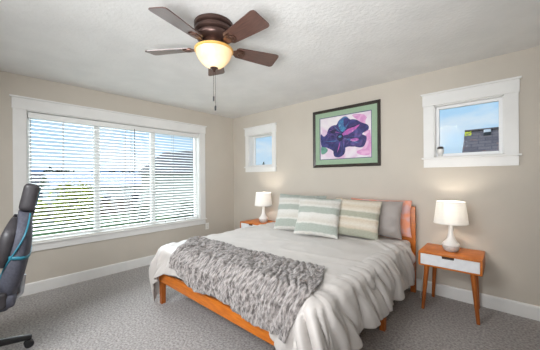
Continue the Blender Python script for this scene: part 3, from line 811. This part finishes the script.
# local: faces +x, back at -x
def fan_arm(k):
    a = R(190 + 72 * k)
    m = MB(); d = Vector((math.cos(a), math.sin(a), 0))
    m.tube([d * 0.03 + Vector((0, 0, 0.115)), d * 0.16 + Vector((0, 0, 0.105)), d * 0.29 + Vector((0, 0, 0.078)), d * 0.315 + Vector((0, 0, 0.074))], [0.030, 0.026, 0.020, 0.016], 12)
    o = m.build('base_arm', M['plastic'], ch)
    c = MB(); sd = Vector((-d.y, d.x, 0)); q = d * 0.30
    for s_ in (-1, 1):
        mm = Matrix.Translation(q + sd * 0.015 * s_ + Vector((0, 0, 0.029))) @ sd.to_track_quat('Z', 'Y').to_matrix().to_4x4()
        c.lathe([(0, -0.010), (0.024, -0.010), (0.0285, -0.006), (0.0285, 0.006), (0.024, 0.010), (0, 0.010)], 22, mm)
    c.box(q.x - 0.008, q.x + 0.008, q.y - 0.008, q.y + 0.008, 0.03, 0.075)
    c.build('caster', M['plastic'], o)
for k in range(5): fan_arm(k)
MB().lathe([(0, 0.08), (0.045, 0.08), (0.045, 0.14), (0.03, 0.15), (0.028, 0.30), (0.018, 0.30), (0.018, 0.42), (0, 0.42)], 24).build('gas_column', M['plastic'], ch)
MB().box(-0.16, 0.16, -0.11, 0.11, 0.395, 0.435, 0.01).build('tilt_mechanism', M['plastic'], ch)
# seat
def cushion(g_pts): pass
def puff(x0, x1, y0, y1, z0, z1, bev, mtx=None):
    return MB().box(x0, x1, y0, y1, z0, z1, bev, 5, mtx)
seat = puff(-0.24, 0.28, -0.26, 0.26, 0.435, 0.52, 0.035).build('seat', M['chair'], ch)
for s_ in (-1, 1):
    puff(-0.20, 0.26, s_ * 0.235 - 0.035, s_ * 0.235 + 0.035, 0.44, 0.55, 0.028).build('seat_bolster', M['chair_side'], seat)
# backrest: cross-sections along the back's length; x = depth (negative is rear), y = half width
LEAN = Matrix.Translation((-0.16, 0, 0.405)) @ Matrix.Rotation(R(-11), 4, 'Y')
def backsec(h):
    """rear shell half-width, depth, front wing"""
    t_ = h / 0.66
    w_ = 0.215 + 0.045 * math.sin(math.pi * min(1, t_ * 0.95)) - 0.11 * smoothstep(0.78, 1.0, t_) - 0.03 * smoothstep(0.2, 0.0, t_)
    d_ = 0.122 - 0.040 * smoothstep(0.60, 1.0, t_) - 0.03 * smoothstep(0.3, 0.0, t_)
    bow = -0.020 * math.sin(math.pi * t_)
    return w_, d_, bow
nH = 22; g = []
nA = 28
for i in range(nA):
    a = 2 * math.pi * i / nA
    row = []
    for j in range(nH + 1):
        h = 0.66 * j / nH
        w_, d_, bow = backsec(h)
        ca, sa = math.cos(a), math.sin(a)
        px = math.copysign(abs(ca) ** 0.6, ca) * d_ / 2; py = math.copysign(abs(sa) ** 0.6, sa) * w_
        row.append(LEAN @ Vector((px + bow, py, h)))
    g.append(row)
m_ = MB(); m_.grid(g, closed_u=True)
bm_ = m_.bm; bmesh.ops.remove_doubles(bm_, verts=list(bm_.verts), dist=1e-5)
bmesh.ops.holes_fill(bm_, edges=[e_ for e_ in bm_.edges if e_.is_boundary], sides=0)
bmesh.ops.recalc_face_normals(bm_, faces=list(bm_.faces))
back = m_.build('backrest', M['chair'], ch, angle=60)
def side_line(fr, s_, h0, h1, n=18, off=0.004):
    pts = []
    for j in range(n + 1):
        h = h0 + (h1 - h0) * j / n; w_, d_, bow = backsec(h)
        f2 = fr if fr < 0 else 0.46 - 0.80 * smoothstep(0.34, 0.98, h / 0.66)
        e2 = max(0.0, 1 - (abs(f2) / 0.5) ** 3.3) ** 0.3
        pts.append(LEAN @ Vector((bow + d_ * f2, s_ * (w_ * e2 + off), h)))
    return pts
for s_ in (-1, 1):
    # wing bolster in front of the shell
    g = []
    for i in range(16):
        a = 2 * math.pi * i / 16; row = []
        for j in range(15):
            h = 0.30 + 0.32 * j / 14; w_, d_, bow = backsec(h); k_ = math.sin(math.pi * (0.06 + 0.88 * j / 14)) ** 0.6
            row.append(LEAN @ Vector((bow + d_ / 2 + 0.008 + 0.042 * k_ * math.cos(a), s_ * (w_ - 0.032 + 0.034 * k_ * math.sin(a)), h)))
        g.append(row)
    m_ = MB(); m_.grid(g, closed_u=True)
    bmesh.ops.holes_fill(m_.bm, edges=[e_ for e_ in m_.bm.edges if e_.is_boundary], sides=0)
    bmesh.ops.recalc_face_normals(m_.bm, faces=list(m_.bm.faces))
    m_.build('wing_bolster', M['chair_side'], back, angle=60)
    MB().tube(side_line(0.30, s_, 0.16, 0.655), 0.0055, 8).build('piping', M['cyan'], back)
# the cyan band across the rear
pts = []
for k in range(21):
    a = math.pi * 0.22 + math.pi * 1.56 * k / 20
    w_, d_, bow = backsec(0.37); ca, sa = math.cos(a), math.sin(a)
    pts.append((math.copysign(abs(ca) ** 0.6, ca) * (d_ / 2 + 0.003) + bow, math.copysign(abs(sa) ** 0.6, sa) * (w_ + 0.003)))
g = [[LEAN @ Vector((x_, y_, 0.358 + dz)) for dz in (0, 0.022)] for x_, y_ in pts]
m_ = MB(); m_.grid(g)
o_ = m_.build('rear_band', M['cyan'], back); sm = o_.modifiers.new('thickness', 'SOLIDIFY'); sm.thickness = 0.006; sm.offset = 0
# headrest
HM = LEAN @ Matrix.Translation((-0.005, 0, 0.665))
hr = MB().box(-0.042, 0.048, -0.120, 0.120, 0.0, 0.205, 0.040, 6, HM).build('headrest', M['chair_side'], ch)
MB().tube([HM @ Vector((-0.0435, y_, z_)) for y_, z_ in ((0.075, 0.045), (0.075, 0.16), (0.055, 0.175), (-0.055, 0.175), (-0.075, 0.16), (-0.075, 0.045))], 0.004, 8).build('headrest_piping', M['cyan'], hr)
MB().box(-0.045, 0.0, -0.05, 0.05, -0.03, 0.03, 0.008, 2, HM).build('headrest_bracket', M['plastic'], hr)
# recline bracket and armrests
MB().tube([(-0.13, 0.0, 0.41), (-0.20, 0.0, 0.40), (-0.25, 0.0, 0.45), (-0.272, 0, 0.58)], [0.022, 0.024, 0.022, 0.014], 12).build('recline_bracket', M['steel'], ch)
for s_ in (-1, 1):
    ar = MB().tube([(0.02, s_ * 0.14, 0.425), (0.02, s_ * 0.29, 0.43), (0.02, s_ * 0.305, 0.47), (0.02, s_ * 0.305, 0.66)], [0.016, 0.016, 0.018, 0.018], 12).build('armrest', M['plastic'], ch)
    MB().box(-0.11, 0.14, s_ * 0.305 - 0.042, s_ * 0.305 + 0.042, 0.655, 0.685, 0.012, 3).build('arm_pad', M['chair_side'], ar)

# ================================================================== sill ornament
orn = thing('sill_ornament', 'small pale ornament with dark cap on the right window sill', 'ornament', (-0.530, YB + 0.024, 1.506))
MB().lathe([(0, 0), (0.020, 0), (0.022, 0.007), (0.015, 0.014), (0.026, 0.028), (0.034, 0.048), (0.034, 0.064), (0.029, 0.078)], 24).build('body', M['ceramic'], orn)
MB().lathe([(0.0285, 0.076), (0.030, 0.084), (0.027, 0.097), (0.016, 0.106), (0, 0.109)], 24).build('cap', mat('dark_bronze_cap', srgb(66, 58, 54), 0.4), orn)

# ================================================================== outside
GZ = -2.85
M['lawn'] = mat('lawn', srgb(104, 128, 66), 0.95, srgb(82, 106, 54), 0.9, bump=0.4, bscale=6, bdist=0.1, detail=6)
M['road'] = mat('asphalt', srgb(150, 148, 146), 0.9, srgb(134, 132, 130), 2)
M['siding'] = mat('pale_siding', srgb(226, 224, 218), 0.7, srgb(220, 217, 210), 1.5)
M['siding2'] = mat('tan_siding', srgb(206, 196, 180), 0.7, srgb(198, 188, 172), 1.5)
M['roof_grey'] = mat('grey_shingles', srgb(128, 117, 110), 0.9, srgb(106, 96, 90), 3, detail=8, bump=0.3, bscale=8)
M['roof_pale'] = mat('pale_roof', srgb(214, 210, 206), 0.8, srgb(202, 198, 194), 2)
M['house_glass'] = mat('dark_pane', srgb(70, 80, 92), 0.15)
M['leaf_y'] = mat('yellow_leaf', srgb(204, 200, 60), 0.8, srgb(158, 164, 52), 2.5, detail=6)
M['leaf_g'] = mat('green_leaf', srgb(84, 108, 58), 0.8, srgb(56, 78, 44), 2.5, detail=6)
M['leaf_d'] = mat('dark_leaf', srgb(54, 70, 52), 0.85, srgb(40, 54, 42), 2, detail=6)
M['bark'] = mat('bark', srgb(92, 76, 62), 0.9, srgb(70, 58, 48), 6)
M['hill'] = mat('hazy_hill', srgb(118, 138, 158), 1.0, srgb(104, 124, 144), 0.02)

def shingle_mat():
    m = bpy.data.materials.new('brown_shingles'); m.use_nodes = True
    t = m.node_tree; b = t.nodes['Principled BSDF']; n = t.nodes.new; L = t.links.new
    c = n('ShaderNodeTexCoord'); mp_ = n('ShaderNodeMapping'); mp_.inputs['Scale'].default_value = (1, 1, 1)
    L(c.outputs['Object'], mp_.inputs[0])
    br = n('ShaderNodeTexBrick'); br.inputs['Scale'].default_value = 1.0
    br.inputs['Brick Width'].default_value = 0.30; br.inputs['Row Height'].default_value = 0.13; br.inputs['Mortar Size'].default_value = 0.008
    br.inputs['Color1'].default_value = srgb(112, 100, 98); br.inputs['Color2'].default_value = srgb(92, 82, 82); br.inputs['Mortar'].default_value = srgb(70, 66, 70)
    L(mp_.outputs[0], br.inputs['Vector'])
    z = n('ShaderNodeTexNoise'); z.inputs['Scale'].default_value = 3.5; z.inputs['Detail'].default_value = 5; L(c.outputs['Object'], z.inputs['Vector'])
    rp = n('ShaderNodeValToRGB'); rp.color_ramp.elements[0].position = 0.56; rp.color_ramp.elements[1].position = 0.70
    L(z.outputs[0], rp.inputs[0])
    mx = n('ShaderNodeMix'); mx.data_type = 'RGBA'; mx.inputs[7].default_value = srgb(140, 104, 92)
    L(rp.outputs[0], mx.inputs[0]); L(br.outputs[0], mx.inputs[6]); L(mx.outputs[2], b.inputs['Base Color']); b.inputs['Roughness'].default_value = 0.95
    return m
M['shingle'] = shingle_mat()

struct(MB().box(-260, 60, -120, 160, GZ - 0.5, GZ).build('ground', M['lawn'], smooth=False))
struct(MB().box(-20.5, -15.0, -60, 100, GZ, GZ + 0.02).build('street', M['road'], smooth=False))
# distant ridge
g = []
for i in range(61):
    y = -120 + 5.5 * i
    hz_ = 9 + 5 * fbm(i * 0.11, 2.0) + 2.0 * fbm(i * 0.5, 1.0)
    g.append([Vector((-230 + 8 * noise.noise(Vector((i * .2, 0, 0))), y, GZ)), Vector((-250, y, max(1.5, hz_ * 0.75))), Vector((-275, y, max(2.0, hz_))), Vector((-320, y, GZ))])
mb = MB(); mb.grid(g); struct(mb.build('hills', M['hill']))

def house(label, x, y, w, d, hgt, roof_h, wallm, roofm, rz=0.0, ridge='y', wins=True, cat='house'):
    """ridge along local y by default; local +x face looks at the room"""
    r = thing('house', label, cat, (x, y, GZ), rz)
    MB().box(-w / 2, w / 2, -d / 2, d / 2, 0, hgt).build('wall', wallm, r, smooth=False)
    o_ = 0.4; t_ = 0.18
    rf = MB()
    if ridge == 'y':
        rf.prism([(-w / 2 - o_, hgt - 0.1), (0, hgt + roof_h), (w / 2 + o_, hgt - 0.1), (w / 2 + o_, hgt - 0.1 + t_), (0, hgt + roof_h + t_), (-w / 2 - o_, hgt - 0.1 + t_)], -d / 2 - o_, d / 2 + o_, 'xz')
        gb = MB().prism([(-w / 2, hgt), (0, hgt + roof_h - 0.05), (w / 2, hgt)], -d / 2, d / 2, 'xz')
    else:
        rf.prism([(-d / 2 - o_, hgt - 0.1), (0, hgt + roof_h), (d / 2 + o_, hgt - 0.1), (d / 2 + o_, hgt - 0.1 + t_), (0, hgt + roof_h + t_), (-d / 2 - o_, hgt - 0.1 + t_)], -w / 2 - o_, w / 2 + o_, 'yz')
        gb = MB().prism([(-d / 2, hgt), (0, hgt + roof_h - 0.05), (d / 2, hgt)], -w / 2, w / 2, 'yz')
    rf.build('roof', roofm, r, smooth=False)
    gb.build('gable', wallm, r, smooth=False)
    if wins:
        nwin = max(1, int(d / 3))
        for lv in range(1, max(2, int(hgt / 2.6)) + 0):
            pass
        for k in range(nwin):
            yy = -d / 2 + d * (k + 0.5) / nwin
            for zc in ([1.5] if hgt < 4 else [1.5, 4.1]):
                f_ = MB().box(w / 2, w / 2 + 0.06, yy - 0.65, yy + 0.65, zc - 0.65, zc + 0.65).build('window', M['vinyl'], r, smooth=False)
                MB().box(w / 2 + 0.06, w / 2 + 0.075, yy - 0.52, yy + 0.52, zc - 0.52, zc + 0.52).build('pane', M['house_glass'], f_, smooth=False)
    return r
house('white house with a pale roof seen through the middle of the blind', -41, 12.0, 9, 13, 3.1, 1.6, M['siding'], M['roof_pale'])
house('grey roofed house at the right end of the big window', -27.5, 17.2, 11, 6.6, 4.6, 2.6, M['siding2'], M['roof_grey'], ridge='x', rz=R(12))
house('tan house far off at the left of the big window', -62, 5.0, 9, 12, 3.0, 1.8, M['siding2'], M['roof_grey'])
house('distant pale house beyond the white house', -80, 30.0, 10, 16, 3.2, 2.0, M['siding'], M['roof_grey'])

fc_ = thing('fence', 'brown board fence crossing the lawn behind the yellow green tree', 'fence', (-32.5, 1.0, GZ))
M['fence_wood'] = mat('weathered_fence_wood', srgb(126, 102, 84), 0.9, srgb(100, 80, 66), 3, stretch=(1, 6, 0.6), detail=5)
pn = MB()
for k in range(110):
    y_ = -11 + k * 0.2
    pn.box(-0.012, 0.012, y_ + 0.004, y_ + 0.196, 0.06, 1.70 + 0.01 * math.sin(k * 1.7))
pn.box(-0.06, -0.013, -11, 11, 0.35, 0.44).box(-0.06, -0.013, -11, 11, 1.35, 1.44)
pn.build('board_panel', M['fence_wood'], fc_, smooth=False)
for k in range(10):
    y_ = -10.9 + k * 2.42
    MB().box(-0.15, -0.061, y_ - 0.045, y_ + 0.045, 0, 1.66).build('post', M['fence_wood'], fc_, smooth=False)

# the neighbour's roof in the right-hand window
nh = thing('house', 'neighbouring house whose brown shingle roof fills the right window corner', 'house', (2.4, 10.0, GZ))
rx0, rx1 = -3.34, 5.0
pit = math.atan2(0.74, 0.75); ridge_z = 2.65 - GZ; run = 3.2
MB().box(rx0 + 0.4, rx1 - 0.4, -run + 0.4, run - 0.4, 0, ridge_z - run * math.tan(pit) + 0.2).build('wall', M['siding2'], nh, smooth=False)
MB().prism([(-run + 0.5, ridge_z - run * math.tan(pit) + 0.2), (0, ridge_z - 0.2), (run - 0.5, ridge_z - run * math.tan(pit) + 0.2)], rx0 + 0.4, rx1 - 0.4, 'yz').build('gable', M['siding2'], nh, smooth=False)
L_ = run / math.cos(pit)
for s_ in (-1, 1):
    sl_ = MB(); sl_.box(rx0, rx1, 0, L_, -0.06, 0.0)
    o = sl_.build('roof_slope', M['shingle'], nh, smooth=False)
    o.matrix_local = Matrix.Translation((0, 0, ridge_z)) @ (Matrix.Rotation(math.pi, 4, 'Z') if s_ < 0 else Matrix.Identity(4)) @ Matrix.Rotation(-pit, 4, 'X')
    if s_ < 0:
        o.matrix_local = Matrix.Translation((rx0 + rx1, 0, ridge_z)) @ Matrix.Rotation(math.pi, 4, 'Z') @ Matrix.Rotation(-pit, 4, 'X')
MB().box(rx0, rx1, -0.07, 0.07, ridge_z - 0.02, ridge_z + 0.03, 0.02).build('ridge_cap', M['shingle'], nh, smooth=False)
# vent and moss
vx = -0.40 - 2.4
M['vent'] = mat('vent_metal', srgb(200, 200, 202), 0.4, metal=0.3)
vt = MB().box(vx - 0.08, vx + 0.08, -0.20, -0.08, ridge_z - 0.16, ridge_z - 0.03, 0.015).build('roof_vent', M['vent'], nh, smooth=False)
MB().box(vx - 0.085, vx + 0.085, -0.225, -0.202, ridge_z - 0.20, ridge_z - 0.11, 0.006).build('vent_hood', M['plastic'], vt, smooth=False)
ms = MB()
for k in range(40):
    s = random.random(); px = rx0 + 0.01 + 0.15 * random.random(); dd = 0.03 + 0.13 * random.random()
    ms.lathe([(0, 0.012), (0.014, 0.008), (0.02, 0.0)], 6, Matrix.Translation((px, -dd, ridge_z - dd * math.tan(pit) + 0.0)) @ Matrix.Rotation(pit, 4, 'X'), cap=False)
ms.build('moss_patch', M['leaf_y'], nh)

def tree(name, label, x, y, h, rad, m, seed, trunk=0.35, shape=1.0, cat='tree', n=900, leaf=0.28, group=None):
    r = thing(name, label, cat, (x, y, GZ), 0, group)
    rng = random.Random(seed)
    MB().tube([(0, 0, 0), (0.05, 0.03, h * trunk), (0, 0, h * 0.75)], [rad * 0.09, rad * 0.07, rad * 0.02], 8).build('trunk', M['bark'], r)
    t = bmesh.new()
    cz = h * (trunk * 0.8 + 1) / 2; hz_ = h - cz
    clumps = [Vector((rng.uniform(-1, 1), rng.uniform(-1, 1), rng.uniform(-1, 1))) for _ in range(14)]
    for _ in range(n):
        c_ = rng.choice(clumps); c_ = c_.normalized() * min(c_.length, 0.72)
        p_ = c_ + Vector((rng.gauss(0, 1), rng.gauss(0, 1), rng.gauss(0, 1))) * 0.22
        if shape < 1:  # conical
            k_ = max(0.05, (1 - (p_.z + 1) / 2)); p_.x *= k_ * 1.2; p_.y *= k_ * 1.2
        q = Vector((p_.x * rad, p_.y * rad, cz + p_.z * hz_))
        u_ = Vector((rng.gauss(0, 1), rng.gauss(0, 1), rng.gauss(0, 1))).normalized(); w_ = u_.orthogonal().normalized(); s_ = leaf * rng.uniform(0.6, 1.2)
        t.faces.new([t.verts.new(q + u_ * s_), t.verts.new(q + w_ * s_ * 0.6), t.verts.new(q - u_ * s_), t.verts.new(q - w_ * s_ * 0.6)])
    f_ = MB(); f_._add(t); f_.build('foliage', m, r, smooth=False)
    return r
tree('leafy_tree', 'yellow green bushy tree behind the left part of the blind', -28.0, 5.6, 3.9, 1.75, M['leaf_y'], 1, trunk=0.1, n=1500, leaf=0.22, cat='tree')
tree('shrub', 'smaller yellow green shrub beside the bushy tree', -30.0, 2.6, 2.6, 1.2, M['leaf_y'], 2, trunk=0.1, n=700, leaf=0.22, cat='shrub')
tree('tree', 'dark tree standing far off left of the white house', -70, 11.0, 6.0, 3.0, M['leaf_d'], 3, n=700, leaf=0.5)
tree('tree', 'dark tree behind the white house roof', -66, 21.5, 5.6, 2.6, M['leaf_d'], 4, n=600, leaf=0.5)
tree('shrub', 'green shrub in front of the grey roofed house', -19.5, 11.6, 2.2, 1.3, M['leaf_g'], 5, trunk=0.1, n=700, leaf=0.2, cat='shrub')
tree('shrub', 'round green shrub on the lawn before the white house', -24.0, 9.6, 1.7, 0.9, M['leaf_g'], 6, trunk=0.1, n=500, leaf=0.2, cat='shrub')
tree('fir_tree', 'tall dark fir seen at the bottom of the small window', -34.3, 36.2, 6.0, 1.3, M['leaf_d'], 7, shape=0.5, n=700, leaf=0.3)
